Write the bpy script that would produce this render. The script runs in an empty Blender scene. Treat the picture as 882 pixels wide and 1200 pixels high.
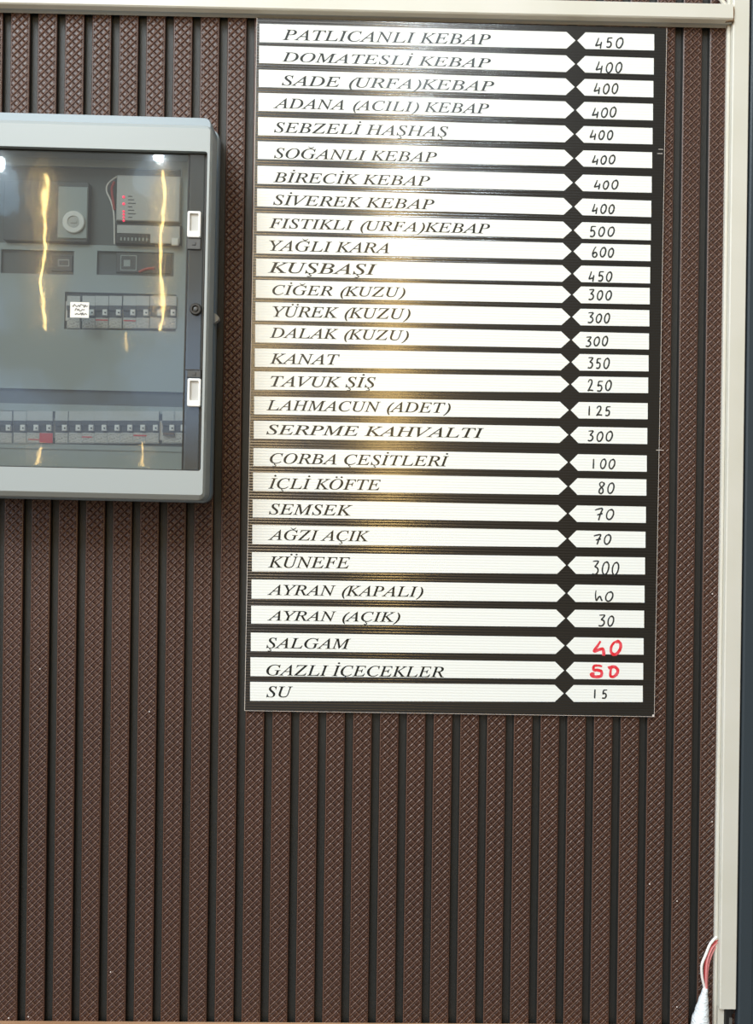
import bpy, bmesh, math, random
from mathutils import Vector, Matrix

random.seed(4)
SC = bpy.context.scene
COL = SC.collection
PI = math.pi

# ------------------------------------------------------------------ camera
W, H, F = 882.0, 1200.0, 900.0
YAW, PITCH, ROLL = -0.01144, -0.00081, 0.01341
EYE = Vector((0.44543, -1.00043, 1.35))
MC = Matrix.Rotation(YAW, 3, 'Z') @ Matrix.Rotation(PITCH, 3, 'X') @ Matrix(((1, 0, 0), (0, 0, 1), (0, 1, 0))).transposed()
_r, _u, _f = MC.col[0].copy(), MC.col[1].copy(), MC.col[2].copy()
_cr, _sr = math.cos(ROLL), math.sin(ROLL)
CR, CU, CF = _cr * _r + _sr * _u, -_sr * _r + _cr * _u, _f
cam = bpy.data.cameras.new('camera')
cam.sensor_fit = 'VERTICAL'
cam.sensor_height = 24.0
cam.lens = 24.0 * F / H
cam.clip_start = 0.01
co = bpy.data.objects.new('camera', cam)
COL.objects.link(co)
co.matrix_world = Matrix(((CR.x, CU.x, -CF.x, EYE.x), (CR.y, CU.y, -CF.y, EYE.y), (CR.z, CU.z, -CF.z, EYE.z), (0, 0, 0, 1)))
SC.camera = co


def ray(px, py):
    return CR * ((px - W / 2) / F) - CU * ((py - H / 2) / F) + CF


def at(px, py, Y=0.0):
    d = ray(px, py)
    return EYE + d * ((Y - EYE.y) / d.y)


# ------------------------------------------------------------------ node helper
class X:
    """a value in a node tree, with arithmetic"""
    def __init__(s, nt, sock): s.nt, s.s = nt, sock

    def _op(s, op, *o, clamp=False):
        n = s.nt.nodes.new('ShaderNodeMath')
        n.operation = op
        n.use_clamp = clamp
        for i, v in enumerate((s,) + o):
            if isinstance(v, X): s.nt.links.new(v.s, n.inputs[i])
            else: n.inputs[i].default_value = v
        return X(s.nt, n.outputs[0])
    def __add__(s, o): return s._op('ADD', o)
    def __sub__(s, o): return s._op('SUBTRACT', o)
    def __mul__(s, o): return s._op('MULTIPLY', o)
    def __truediv__(s, o): return s._op('DIVIDE', o)
    def rsub(s, o): return (s * -1.0) + o
    def frac(s): return s._op('FRACT')
    def floor(s): return s._op('FLOOR')
    def abs(s): return s._op('ABSOLUTE')
    def pow(s, k): return s._op('POWER', k)
    def mn(s, o): return s._op('MINIMUM', o)
    def mx(s, o): return s._op('MAXIMUM', o)
    def mod(s, k): return s._op('FLOORED_MODULO', k)
    def gt(s, k): return s._op('GREATER_THAN', k)
    def lt(s, k): return s._op('LESS_THAN', k)
    def sin(s): return s._op('SINE')
    def clamp(s): return s._op('ADD', 0.0, clamp=True)


def mat(name, col=(.8, .8, .8), rough=.5, spec=.5, metal=0.0, coat=0.0):
    m = bpy.data.materials.new(name)
    m.use_nodes = True
    b = m.node_tree.nodes['Principled BSDF']
    b.inputs['Base Color'].default_value = (*col, 1)
    b.inputs['Roughness'].default_value = rough
    b.inputs['Specular IOR Level'].default_value = spec
    b.inputs['Metallic'].default_value = metal
    b.inputs['Coat Weight'].default_value = coat
    return m, m.node_tree, b


def coords(nt, kind='Object'):
    tc = nt.nodes.new('ShaderNodeTexCoord')
    sp = nt.nodes.new('ShaderNodeSeparateXYZ')
    nt.links.new(tc.outputs[kind], sp.inputs[0])
    return tc.outputs[kind], [X(nt, sp.outputs[i]) for i in range(3)]


def noise(nt, vec, scale, detail=3.0, stretch=None):
    n = nt.nodes.new('ShaderNodeTexNoise')
    n.inputs['Scale'].default_value = scale
    n.inputs['Detail'].default_value = detail
    if stretch:
        mp = nt.nodes.new('ShaderNodeMapping')
        mp.inputs['Scale'].default_value = stretch
        nt.links.new(vec, mp.inputs[0])
        vec = mp.outputs[0]
    nt.links.new(vec, n.inputs['Vector'])
    return X(nt, n.outputs[0])


def bump(nt, b, h, dist, strength=1.0, sock='Normal'):
    n = nt.nodes.new('ShaderNodeBump')
    n.inputs['Distance'].default_value = dist
    n.inputs['Strength'].default_value = strength
    nt.links.new(h.s, n.inputs['Height'])
    nt.links.new(n.outputs[0], b.inputs[sock])
    return n.outputs[0]


def ramp(nt, val, stops):
    r = nt.nodes.new('ShaderNodeValToRGB')
    e = r.color_ramp.elements
    while len(e) < len(stops): e.new(.5)
    for el, (p, c) in zip(e, stops):
        el.position = p
        el.color = (*c, 1)
    nt.links.new(val.s, r.inputs[0])
    return r.outputs[0]


# ------------------------------------------------------------------ world, lamps, exposure
SC.view_settings.view_transform = 'Standard'
SC.view_settings.look = 'None'
SC.view_settings.gamma = 1.0
SC.view_settings.use_curve_mapping = False
SC.view_settings.exposure = -0.15

wd = bpy.data.worlds.new('daylight')
SC.world = wd
wd.use_nodes = True
nt = wd.node_tree
_v, (gx, gy, gz) = coords(nt, 'Generated')
# open street in front of the shop: dark paving below, house fronts, pale sky above; the open side is on the left
t = (gz * 0.5) + 0.5
c = ramp(nt, t, [(0.0, (.02, .018, .016)), (.36, (.025, .02, .016)), (.41, (.10, .07, .045)), (.455, (.85, .60, .38)), (.54, (.72, .63, .55)), (.66, (.62, .65, .68)), (.80, (1.0, 1.05, 1.08)), (1.0, (1.1, 1.15, 1.15))])
bgn = nt.nodes['Background']
# ragged patches of pale blue sky low between the house fronts
cl = ((noise(nt, _v, 9.0, 4.0) - .40) * 7.0).clamp() * ((gz - .05) * 14.0).clamp() * ((gz * -1.0 + .30) * 9.0).clamp() * ((gx * -1.0 + .12) * 6.0).clamp()
mxn = nt.nodes.new('ShaderNodeMixRGB')
nt.links.new(cl.s, mxn.inputs[0])
nt.links.new(c, mxn.inputs[1])
mxn.inputs[2].default_value = (1.5, 2.0, 2.8, 1)
nt.links.new(mxn.outputs[0], bgn.inputs[0])
side = (gx * -1.7 + .68).mx(.16).mn(1.6)
nt.links.new(side.s, bgn.inputs[1])


def area(name, loc, target, sx, sy, power, col, shape='RECTANGLE'):
    l = bpy.data.lights.new(name, 'AREA')
    l.shape = shape
    l.size, l.size_y = sx, sy
    l.energy = power
    l.color = col
    o = bpy.data.objects.new(name, l)
    COL.objects.link(o)
    o.location = loc
    d = (Vector(target) - Vector(loc))
    o.rotation_euler = d.to_track_quat('-Z', 'Y').to_euler()
    return o


def mirrored(px, py, Yp, Yl):
    """the place in the room that a flat upright surface at depth Yp shows at this pixel"""
    P = at(px, py, Yp)
    d = ray(px, py)
    d.y = -d.y
    return P + d * ((Yl - P.y) / d.y)


# soft overhead light, added for the highlights on the weave
area('overhead_fill', (0.5, -1.3, 3.3), (0.45, 0.0, 1.4), 0.7, 0.5, 3.5, (1.0, .97, .93))
# added key light, high on the left, for the cool main wash
area('key_light', (-1.85, -3.2, 4.75), (0.3, 0.0, 1.2), 2.6, 1.8, 245.0, (.87, .96, 1.0))
# the row of hanging warm tubes with a cold spot above each, seen mirrored in the box door and in the board
YL = -2.2
for px, y0, y1, Yp, pw in ((52, 205, 388, -.072, 1.8), (189, 200, 385, -.072, 1.6), (43, 522, 546, -.072, .10), (166, 520, 547, -.072, .10), (149, 390, 410, -.072, .05), (312, 250, 560, -.005, 4.2), (457, 170, 640, -.005, 10.0)):
    a, b = mirrored(px, y0, Yp, YL), mirrored(px, y1, Yp, YL)
    m = (a + b) / 2
    area('hanging_tube', m, (m.x, 0, m.z), .0105 if Yp < -.05 else .085, (a - b).length, pw, (1.0, .66, .22))
# dim ellipses added to make the plumes mirrored in the door, warm and cold
for px, py, sx, sy, pw, col in ((50, 238, .13, .36, .22, (1.0, .70, .28)), (192, 236, .11, .34, .20, (1.0, .70, .28)), (174, 205, .11, .17, .13, (.45, .72, 1.0)), (8, 222, .10, .22, .20, (.40, .70, 1.0))):
    a = mirrored(px, py, -.072, YL - .03)
    area('plume_glow', a, (a.x, 0, a.z), sx, sy, pw, col, 'ELLIPSE')
for px, py, Yp, pw, sz in ((186, 183, -.072, 1.0, .045), (-6, 192, -.072, 1.4, .07), (482, 98, -.005, 8.5, .15), (575, 92, -.005, 2.0, .07)):
    a = mirrored(px, py, Yp, YL)
    area('cold_spot', a, (a.x, 0, a.z), sz, sz, pw, (.8, .93, 1.0), 'DISK')


# ------------------------------------------------------------------ mesh helpers
class MB:
    def __init__(s): s.v, s.f, s.m = [], [], []

    def add(s, verts, faces, mi=0):
        o = len(s.v)
        s.v += [tuple(v) for v in verts]
        s.f += [tuple(i + o for i in f) for f in faces]
        s.m += [mi] * len(faces)

    def box(s, x0, x1, y0, y1, z0, z1, mi=0, ch=0.0):
        """box between limits; y0 is the front (nearer the camera); ch chamfers the front edges"""
        x0, x1 = min(x0, x1), max(x0, x1)
        z0, z1 = min(z0, z1), max(z0, z1)
        y0, y1 = min(y0, y1), max(y0, y1)
        r = [[(x0, y1), (0, 0)]]
        rings = [(0.0, y1), (0.0, y0 + ch), (ch, y0)] if ch else [(0.0, y1), (0.0, y0)]
        vs = []
        for i, y in rings:
            vs += [(x0 + i, y, z0 + i), (x1 - i, y, z0 + i), (x1 - i, y, z1 - i), (x0 + i, y, z1 - i)]
        fs = [(3, 2, 1, 0)]
        n = len(rings)
        for k in range(n - 1):
            for j in range(4):
                a, b = k * 4 + j, k * 4 + (j + 1) % 4
                fs.append((a, b, b + 4, a + 4))
        fs.append(tuple((n - 1) * 4 + j for j in range(4)))
        s.add(vs, fs, mi)

    def loft(s, rings, cap0=True, cap1=True, mi=0):
        n = len(rings[0])
        vs = [v for r in rings for v in r]
        fs = []
        for k in range(len(rings) - 1):
            for j in range(n):
                a, b = k * n + j, k * n + (j + 1) % n
                fs.append((a, b, b + n, a + n))
        if cap0: fs.append(tuple(range(n - 1, -1, -1)))
        if cap1: fs.append(tuple((len(rings) - 1) * n + j for j in range(n)))
        s.add(vs, fs, mi)

    def tube(s, pts, r, seg=8, mi=0):
        pts = [Vector(p) for p in pts]
        rings = []
        for i, p in enumerate(pts):
            t = (pts[min(i + 1, len(pts) - 1)] - pts[max(i - 1, 0)]).normalized()
            a = t.cross(Vector((0, 1, 0)))
            if a.length < 1e-4: a = t.cross(Vector((1, 0, 0)))
            a.normalize()
            b = t.cross(a)
            rr = r[i] if isinstance(r, (list, tuple)) else r
            rings.append([p + a * math.cos(2 * PI * k / seg) * rr + b * math.sin(2 * PI * k / seg) * rr for k in range(seg)])
        s.loft(rings, mi=mi)

    def build(s, name, mats, parent=None, smooth=False, bevel=0.0):
        me = bpy.data.meshes.new(name)
        me.from_pydata(s.v, [], s.f)
        for m in (mats if isinstance(mats, (list, tuple)) else [mats]): me.materials.append(m)
        me.polygons.foreach_set('material_index', s.m)
        bm = bmesh.new()
        bm.from_mesh(me)
        bmesh.ops.recalc_face_normals(bm, faces=bm.faces)
        bm.to_mesh(me)
        bm.free()
        if smooth:
            me.polygons.foreach_set('use_smooth', [True] * len(me.polygons))
            try: me.set_sharp_from_angle(angle=math.radians(38))
            except Exception: pass
        o = bpy.data.objects.new(name, me)
        COL.objects.link(o)
        if parent: o.parent = parent
        if bevel:
            bv = o.modifiers.new('edge', 'BEVEL')
            bv.width = bevel
            bv.segments = 2
            bv.limit_method = 'ANGLE'
        return o


def rrect(x0, x1, z0, z1, r, y, seg=5):
    out = []
    for cx, cz, a0 in ((x1 - r, z1 - r, 0), (x0 + r, z1 - r, 90), (x0 + r, z0 + r, 180), (x1 - r, z0 + r, 270)):
        for k in range(seg + 1):
            a = math.radians(a0 + 90.0 * k / seg)
            out.append((cx + r * math.cos(a), y, cz + r * math.sin(a)))
    return out


def plate(mb, x0, x1, z0, z1, holes, y0, y1, mi=0):
    """a sheet between y0 (front) and y1 (back) with rectangular holes"""
    xs = sorted({x0, x1, *[h[0] for h in holes], *[h[1] for h in holes]})
    zs = sorted({z0, z1, *[h[2] for h in holes], *[h[3] for h in holes]})
    xs = [v for v in xs if x0 <= v <= x1]
    zs = [v for v in zs if z0 <= v <= z1]

    def solid(i, j):
        if not (0 <= i < len(xs) - 1 and 0 <= j < len(zs) - 1): return False
        cx, cz = (xs[i] + xs[i + 1]) / 2, (zs[j] + zs[j + 1]) / 2
        return not any(h[0] < cx < h[1] and h[2] < cz < h[3] for h in holes)
    nx, nz = len(xs), len(zs)
    vs = [(x, y, z) for y in (y0, y1) for z in zs for x in xs]
    I = lambda i, j, k: k * nx * nz + j * nx + i
    fs = []
    for i in range(nx - 1):
        for j in range(nz - 1):
            if not solid(i, j): continue
            fs.append((I(i, j, 0), I(i + 1, j, 0), I(i + 1, j + 1, 0), I(i, j + 1, 0)))
            fs.append((I(i, j, 1), I(i, j + 1, 1), I(i + 1, j + 1, 1), I(i + 1, j, 1)))
            if not solid(i - 1, j): fs.append((I(i, j, 0), I(i, j + 1, 0), I(i, j + 1, 1), I(i, j, 1)))
            if not solid(i + 1, j): fs.append((I(i + 1, j, 0), I(i + 1, j, 1), I(i + 1, j + 1, 1), I(i + 1, j + 1, 0)))
            if not solid(i, j - 1): fs.append((I(i, j, 0), I(i, j, 1), I(i + 1, j, 1), I(i + 1, j, 0)))
            if not solid(i, j + 1): fs.append((I(i, j + 1, 0), I(i + 1, j + 1, 0), I(i + 1, j + 1, 1), I(i, j + 1, 1)))
    mb.add(vs, fs, mi)


def empty(name, loc=(0, 0, 0), roty=0.0):
    o = bpy.data.objects.new(name, None)
    COL.objects.link(o)
    o.location = loc
    o.rotation_euler = (0, roty, 0)
    o.empty_display_size = .02
    return o


def tag(o, label=None, cat=None, group=None, kind=None):
    for k, v in (('label', label), ('category', cat), ('group', group), ('kind', kind)):
        if v: o[k] = v
    return o


# ------------------------------------------------------------------ materials
M = {}
# woven brown facing of the ribs
PITCH_X = 0.035
m, nt, b = mat('woven_brown', rough=.36, spec=.55)
vec, (x, y, z) = coords(nt)
n_rib = (x / PITCH_X)._op('CEIL')
u = x - n_rib * PITCH_X                      # -25.5 mm .. 0 across the rib
sh = ((n_rib * 12.9898).sin() * 43.17).frac() * 0.02
P = 0.0104
wob = (noise(nt, vec, 60.0, 1.0) - .5) * 0.0012
a = (u + z + sh + wob) / P
bb = (u - z - sh + wob) / P
fa, fb = a.frac(), bb.frac()
par = (a.floor() + bb.floor()).mod(2.0)
ea = ((fa * 2.0) - 1.0).abs()
eb = ((fb * 2.0) - 1.0).abs()
ga = ea.pow(9.0).rsub(1.0)
gb = eb.pow(9.0).rsub(1.0)
pil = ga.mn(gb)
arch = ea.pow(2.0).rsub(1.0) * par + eb.pow(2.0).rsub(1.0) * par.rsub(1.0)
def crest(f, c, w): return (((f - c).abs() / w).rsub(1.0)).mx(0.0)
ridge = crest(fb, .86, .15).mx(crest(fa, .86, .14) * .5)
groove = crest(fb, .07, .14).mx(crest(fa, .07, .14) * .8)
h = arch * 0.40 + ridge * .42 - groove * .70
edge = ((u + 0.01275).abs())                 # distance from the rib's middle
inner = edge.lt(0.0104)
st = ((z / 0.0023).frac() - .5).abs().gt(.22) * 0.6
stm = edge.gt(0.0108) * edge.lt(0.0119)
h = h * inner + st * stm + (inner.rsub(1.0) * stm.rsub(1.0)) * 0.55
h = h + noise(nt, vec, 1500.0, 2.0) * 0.12
bump(nt, b, h, 0.0019, 1.0)
tone = noise(nt, vec, 7.0, 3.0)
fine = noise(nt, vec, 900.0, 2.0)
cc = ramp(nt, tone * .7 + fine * .3, [(.3, (.039, .0138, .0070)), (.7, (.059, .0223, .0122))])
mk = (ridge * inner * .9).mx(st * stm * 1.1)  # ridge highlights are put into the colour; stitches are pale thread
mw = nt.nodes.new('ShaderNodeMixRGB')
nt.links.new(mk.s, mw.inputs[0])
nt.links.new(cc, mw.inputs[1])
mw.inputs[2].default_value = (.215, .120, .086, 1)
nt.links.new(mw.outputs[0], b.inputs['Base Color'])
M['weave'] = m

m, nt, b = mat('charcoal_groove', (.018, .019, .018), rough=.48, spec=.5)
vec, _ = coords(nt)
bump(nt, b, noise(nt, vec, 1300.0, 3.0), 0.0006, .8)
M['groove'] = m

m, nt, b = mat('cream_pvc', (.70, .68, .60), rough=.38)
vec, _ = coords(nt)
cc = ramp(nt, noise(nt, vec, 9.0, 4.0), [(.3, (.62, .61, .53)), (.7, (.68, .67, .61))])
nt.links.new(cc, b.inputs['Base Color'])
M['pvc'] = m
M['glue'] = mat('brown_sealant', (.16, .09, .04), .7)[0]
m, nt, b = mat('anthracite_metal', (.036, .049, .060), rough=.42)
vec, _ = coords(nt)
bump(nt, b, noise(nt, vec, 500.0, 3.0), 0.0003, .5)
M['frame'] = m
m, nt, b = mat('ledge_wood', (.50, .30, .17), rough=.5)
vec, _ = coords(nt)
cc = ramp(nt, noise(nt, vec, 30.0, 5.0, (.15, 1, 3)), [(.3, (.40, .22, .12)), (.7, (.62, .40, .25))])
nt.links.new(cc, b.inputs['Base Color'])
M['wood'] = m
m, nt, b = mat('floor_tile', (.16, .15, .14), rough=.4)
vec, (x, y, z) = coords(nt)
gl = ((x / .4).frac().lt(.012)).mx((y / .4).frac().lt(.012))
cc = ramp(nt, gl * .5 + noise(nt, vec, 8.0) * .4, [(.1, (.15, .14, .13)), (.6, (.22, .21, .19)), (.9, (.08, .08, .08))])
nt.links.new(cc, b.inputs['Base Color'])
M['tile'] = m


# printed corrugated plastic board
def board_mat(name, col, rough, spec, dist):
    m, nt, b = mat(name, col, rough, spec)
    vec, (x, y, z) = coords(nt)
    w = (z * (2 * PI / 0.0036)).sin() * .5 + noise(nt, vec, 18.0, 2.0, (.4, 1, 40)) * .35 + noise(nt, vec, 700.0, 2.0) * .10
    bump(nt, b, w, dist, 1.0)
    return m


M['board'] = board_mat('black_print', (.020, .018, .015), .17, 1.0, 0.00013)
M['strip'] = board_mat('white_print', (.86, .89, .87), .22, .5, 0.00010)
M['core'] = mat('white_board_edge', (.72, .66, .62), .6)[0]
M['ink'] = mat('black_lettering', (.014, .017, .016), .26, .42)[0]
M['pen'] = mat('black_felt_pen', (.012, .016, .018), .5)[0]
m, nt, b = mat('red_marker', (.75, .02, .03), .5)
vec, _ = coords(nt)
cc = ramp(nt, noise(nt, vec, 260.0, 2.0), [(.35, (.72, .012, .02)), (.7, (.80, .10, .14))])
nt.links.new(cc, b.inputs['Base Color'])
M['red'] = m

# distribution box
m, nt, b = mat('grey_blue_abs', (.37, .415, .425), .35)
vec, _ = coords(nt)
bump(nt, b, noise(nt, vec, 900.0, 2.0), 0.0002, .3)
M['abs'] = m
M['absback'] = mat('slate_abs', (.30, .37, .42), .35)[0]
M['shield'] = mat('grey_shield', (.33, .385, .385), .45)[0]
M['cavity'] = mat('hollow_shade', (.10, .11, .11), .6)[0]
M['black'] = mat('black_plastic', (.012, .012, .012), .45)[0]
M['darkgrey'] = mat('dark_grey_plastic', (.06, .065, .068), .45)[0]
M['brk'] = mat('breaker_grey', (.52, .55, .55), .4)[0]
m, nt, b = mat('breaker_label', (.55, .54, .50), .5)
vec, (x, y, z) = coords(nt)
cc = ramp(nt, noise(nt, vec, 700.0, 2.0), [(.36, (.18, .17, .16)), (.47, (.58, .57, .53))])
nt.links.new(cc, b.inputs['Base Color'])
M['rating'] = m
M['white'] = mat('white_plastic', (.82, .83, .82), .35)[0]
M['offwhite'] = mat('meter_casing', (.50, .51, .50), .45)[0]
M['paper'] = mat('white_paper', (.85, .84, .80), .7)[0]
M['redsticker'] = mat('red_sticker', (.62, .05, .05), .5)[0]
M['metal'] = mat('zinc', (.55, .55, .54), .35, metal=1.0)[0]
M['screen'] = mat('lcd', (.03, .035, .035), .2)[0]
M['wire_red'] = mat('red_wire', (.42, .05, .05), .4)[0]
M['wire_pink'] = mat('pink_wire', (.70, .25, .25), .4)[0]
M['wire_white'] = mat('white_wire', (.85, .83, .80), .4)[0]
m, nt, b = mat('white_wrap', (.80, .86, .90), .35)
vec, _ = coords(nt)
bump(nt, b, noise(nt, vec, 160.0, 2.0, (1, 1, 2.5)), 0.003, .8)
M['wrap'] = m
m, nt, b = mat('red_led', (.8, .02, .05), .3)
b.inputs['Emission Color'].default_value = (1, .03, .10, 1)
b.inputs['Emission Strength'].default_value = 2.2
M['led'] = m


def clear_mat(name, tint, base, haze, dust):
    m = bpy.data.materials.new(name)
    m.use_nodes = True
    nt = m.node_tree
    nt.nodes.clear()
    N = nt.nodes.new
    out, tr, gl, gh, df = N('ShaderNodeOutputMaterial'), N('ShaderNodeBsdfTransparent'), N('ShaderNodeBsdfGlossy'), N('ShaderNodeBsdfGlossy'), N('ShaderNodeBsdfDiffuse')
    tr.inputs[0].default_value = (*tint, 1)
    gl.inputs['Roughness'].default_value = .03
    gh.inputs['Roughness'].default_value = .11
    df.inputs[0].default_value = (.6, .63, .62, 1)
    vec, _ = coords(nt)
    bp = N('ShaderNodeBump')
    bp.inputs['Distance'].default_value = .0012
    bp.inputs['Strength'].default_value = .16
    nt.links.new(noise(nt, vec, 26.0, 1.5, (1, 1, .8)).s, bp.inputs['Height'])
    for g in (gl, gh): nt.links.new(bp.outputs[0], g.inputs['Normal'])
    fr = N('ShaderNodeFresnel')
    fr.inputs[0].default_value = 1.5

    def mix(f, a, b):
        x = N('ShaderNodeMixShader')
        if isinstance(f, X): nt.links.new(f.s, x.inputs[0])
        else: x.inputs[0].default_value = f
        nt.links.new(a, x.inputs[1])
        nt.links.new(b, x.inputs[2])
        return x.outputs[0]
    s1 = mix(dust, tr.outputs[0], df.outputs[0])
    s2 = mix(haze, gl.outputs[0], gh.outputs[0])
    ge = N('ShaderNodeNewGeometry')
    s3 = mix((X(nt, fr.outputs[0]) + base) * X(nt, ge.outputs['Backfacing']).rsub(1.0), s1, s2)
    nt.links.new(s3, out.inputs[0])
    return m


M['clear'] = clear_mat('smoked_clear_plastic', (.75, .77, .765), .02, .40, .02)
M['clearband'] = clear_mat('smoked_clear_ridge', (.42, .43, .42), .03, .5, .06)

# ------------------------------------------------------------------ the setting
# one continuous ribbed panel: woven fronts, charcoal grooves
mb = MB()
prof = []
D = 0.0062
for n in range(-30, 28):
    R = n * PITCH_X
    L = R - 0.0255
    prof += [(L - .0004, D, 1), (L, .0022, 1), (L + .0006, .0010, 0), (L + .0016, .0003, 0), (L + .0030, 0, 0), (R - .0022, 0, 0), (R - .0010, .0004, 0), (R - .0002, .0014, 1), (R, D, 1)]
zt, zb = 2.45, 0.0
vs, fs, ms = [], [], []
for x_, y_, k in prof: vs += [(x_, y_, zb), (x_, y_, zt)]
for i in range(len(prof) - 1):
    fs.append((2 * i, 2 * i + 2, 2 * i + 3, 2 * i + 1))
    ms.append(0 if (prof[i][2] == 0 and prof[i + 1][2] == 0) or (prof[i][2] == 0 and prof[i + 1][2] == 1 and prof[i][1] < .001) else 1)
o = len(vs)
xl, xr = prof[0][0], prof[-1][0]
vs += [(xl, .03, zb), (xl, .03, zt), (xr, .03, zb), (xr, .03, zt)]
fs += [(o, o + 1, o + 3, o + 2)]
ms += [1]
mb.v, mb.f, mb.m = vs, fs, ms
wall = mb.build('wall_back', [M['weave'], M['groove']])
tag(wall, kind='structure')
mb = MB()
mb.box(-1.2, 2.2, -4.0, .05, -.05, 0.0)
tag(mb.build('floor', M['tile']), kind='structure')
# wooden ledge under the panelling
zl = at(300, 1197.3, 0).z - .0006
mb = MB()
mb.box(xl, at(851, 1197, 0).x - .012, -.012, -.0002, zl - .09, zl, ch=.002)
tag(mb.build('baseboard_back', M['wood']), kind='structure')
# anthracite frame beyond the duct
YF = -.010
xf = at(873.0, 600, YF).x
mb = MB()
rows = []
dz0, dz1 = at(880.2, 0, YF).x - at(873, 600, YF).x, 0
prf = [(0, .05), (0, YF + .002), (.002, YF), (.0165, YF), (.0172, YF + .0015), (.0185, YF + .0015), (.0192, YF), (.70, YF), (.70, .05)]
mb.loft([[(xf + p[0], p[1], zz) for p in prf] for zz in (0.0, 2.45)])
tag(mb.build('trim_1', M['frame']), kind='structure')

# ------------------------------------------------------------------ cream cable ducts
DV = -.012
vx0, vx1 = at(851.2, 600, DV).x, at(870.6, 600, DV).x
zend = at(850, 1182.7, DV).z
r = empty('cable_duct', ((vx0 + vx1) / 2, 0, zend))
tag(r, 'vertical cream plastic cable duct running down beside the dark metal frame', 'cable duct')


def inloc(root, mb):
    mi = Matrix.Translation(root.location) @ Matrix.Rotation(root.rotation_euler[1], 4, 'Y')
    mi = mi.inverted()
    mb.v = [tuple(mi @ Vector(v)) for v in mb.v]
    return mb


mb = MB()
pc = [(vx0, -.0005), (vx0, DV + .0012), (vx0 + .0012, DV), (vx1 - .0012, DV), (vx1, DV + .0012), (vx1, -.0005)]
mb.loft([[(p[0], p[1], zz) for p in pc] for zz in (zend, 2.44)])
inloc(r, mb).build('cover', M['pvc'], r)
mb = MB()   # the base channel shows below the end of the cover
bx0 = vx0 - .0042
zb_ = zend - .13
mb.box(bx0, vx0 - .0003, -.0052, -.0003, zb_, 2.44, ch=.0008)
mb.box(vx0 + .0004, vx0 + .0085, -.0055, -.0003, zb_, zend - .0002)
inloc(r, mb).build('base_channel', M['pvc'], r)
mb = MB()
mb.box(vx0 + .009, vx0 + .0175, -.009, -.0003, zend - .10, zend - .0006, ch=.001)
mb.box(vx0 + .0085, vx1 - .0003, -.007, -.0003, zend - .010, zend - .0045, ch=.001)
mb.box(vx0 + .0135, vx0 + .0172, -.0098, -.009, zend - .1, zend - .0125, 1)
tag(inloc(r, mb).build('plug', [M['black'], M['metal']], r), 'black plug inside the open base of the duct')

DH = -.0142
pa, pb = at(0, 14.8, -.0005), at(858, 33.2, -.0005)
angH = math.atan2(pb.z - pa.z, pb.x - pa.x)
r = empty('cable_duct', ((pa.x + pb.x) / 2, 0, (pa.z + pb.z) / 2), -angH)
tag(r, 'horizontal cream plastic cable duct across the panelling above the price board', 'cable duct')
hl, hr = -1.4, vx0 - .0008 - r.location.x
hh = .0225
mb = MB()
pc = [(DH + .0030, .0042), (-.0003, .0002), (-.0003, hh), (DH + .0025, hh)]
mb.loft([[(xx, p[0], p[1]) for p in pc] for xx in (hl, hr)])
mb.build('base_channel', M['pvc'], r)
mb = MB()
pc = [(DH + .0062, .0008), (DH + .0012, .0032), (DH, .0048), (DH, hh - .0004), (DH + .0012, hh + .0008), (-.004, hh + .0008), (-.004, hh + .0001), (DH + .0024, hh + .0001), (DH + .0024, .0050), (DH + .0066, .0019)]
mb.loft([[(xx, p[0], p[1]) for p in pc] for xx in (hl, hr)])
mb.build('cover', M['pvc'], r)
mb = MB()
zz = [0.0, .006, .010, .015, .019]
mb.loft([[(hr - .0006, DH - .0002, k), (hr + .0006 + .0004 * math.sin(k * 900), DH - .0002, k), (hr + .0006 + .0004 * math.sin(k * 900), DH + .004, k), (hr - .0006, DH + .004, k)] for k in zz])
mb.loft([[(hr - .010 + k * .010, DH - .0004, .0000 + .0012 * k - .0006), (hr - .010 + k * .010, DH - .0004, .0000 + .0012 * k + .0009 * k), (hr - .010 + k * .010, DH + .002, .0012 * k + .0009 * k), (hr - .010 + k * .010, DH + .002, .0012 * k - .0006)] for k in (0.0, .4, .7, 1.0)])
tag(mb.build('sealant', M['glue'], r), 'brown crumbling sealant where the ducts meet')

# loose cream cable above the corner
mb = MB()
pts = [at(838, -14, -.006), at(843.5, -2, -.006), at(849, 5.5, -.0055), at(853, 14, -.005)]
pts = [Vector((p.x, min(p.y, -.004), p.z)) for p in pts]
mb.tube(pts, .0026, 8)
tag(mb.build('cable', M['pvc'], smooth=True), 'short cream cable slanting behind the duct corner', 'cable')

# ------------------------------------------------------------------ cable bundle at the foot of the vertical duct


def smooth_path(pts, n=8):
    out = []
    P_ = [pts[0]] + list(pts) + [pts[-1]]
    for i in range(1, len(P_) - 2):
        p0, p1, p2, p3 = (Vector(q) for q in P_[i - 1:i + 3])
        for k in range(n):
            t = k / n
            out.append(.5 * ((2 * p1) + (p2 - p0) * t + (2 * p0 - 5 * p1 + 4 * p2 - p3) * t * t + (3 * p1 - p0 - 3 * p2 + p3) * t ** 3))
    out.append(Vector(P_[-2]))
    return out


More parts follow.
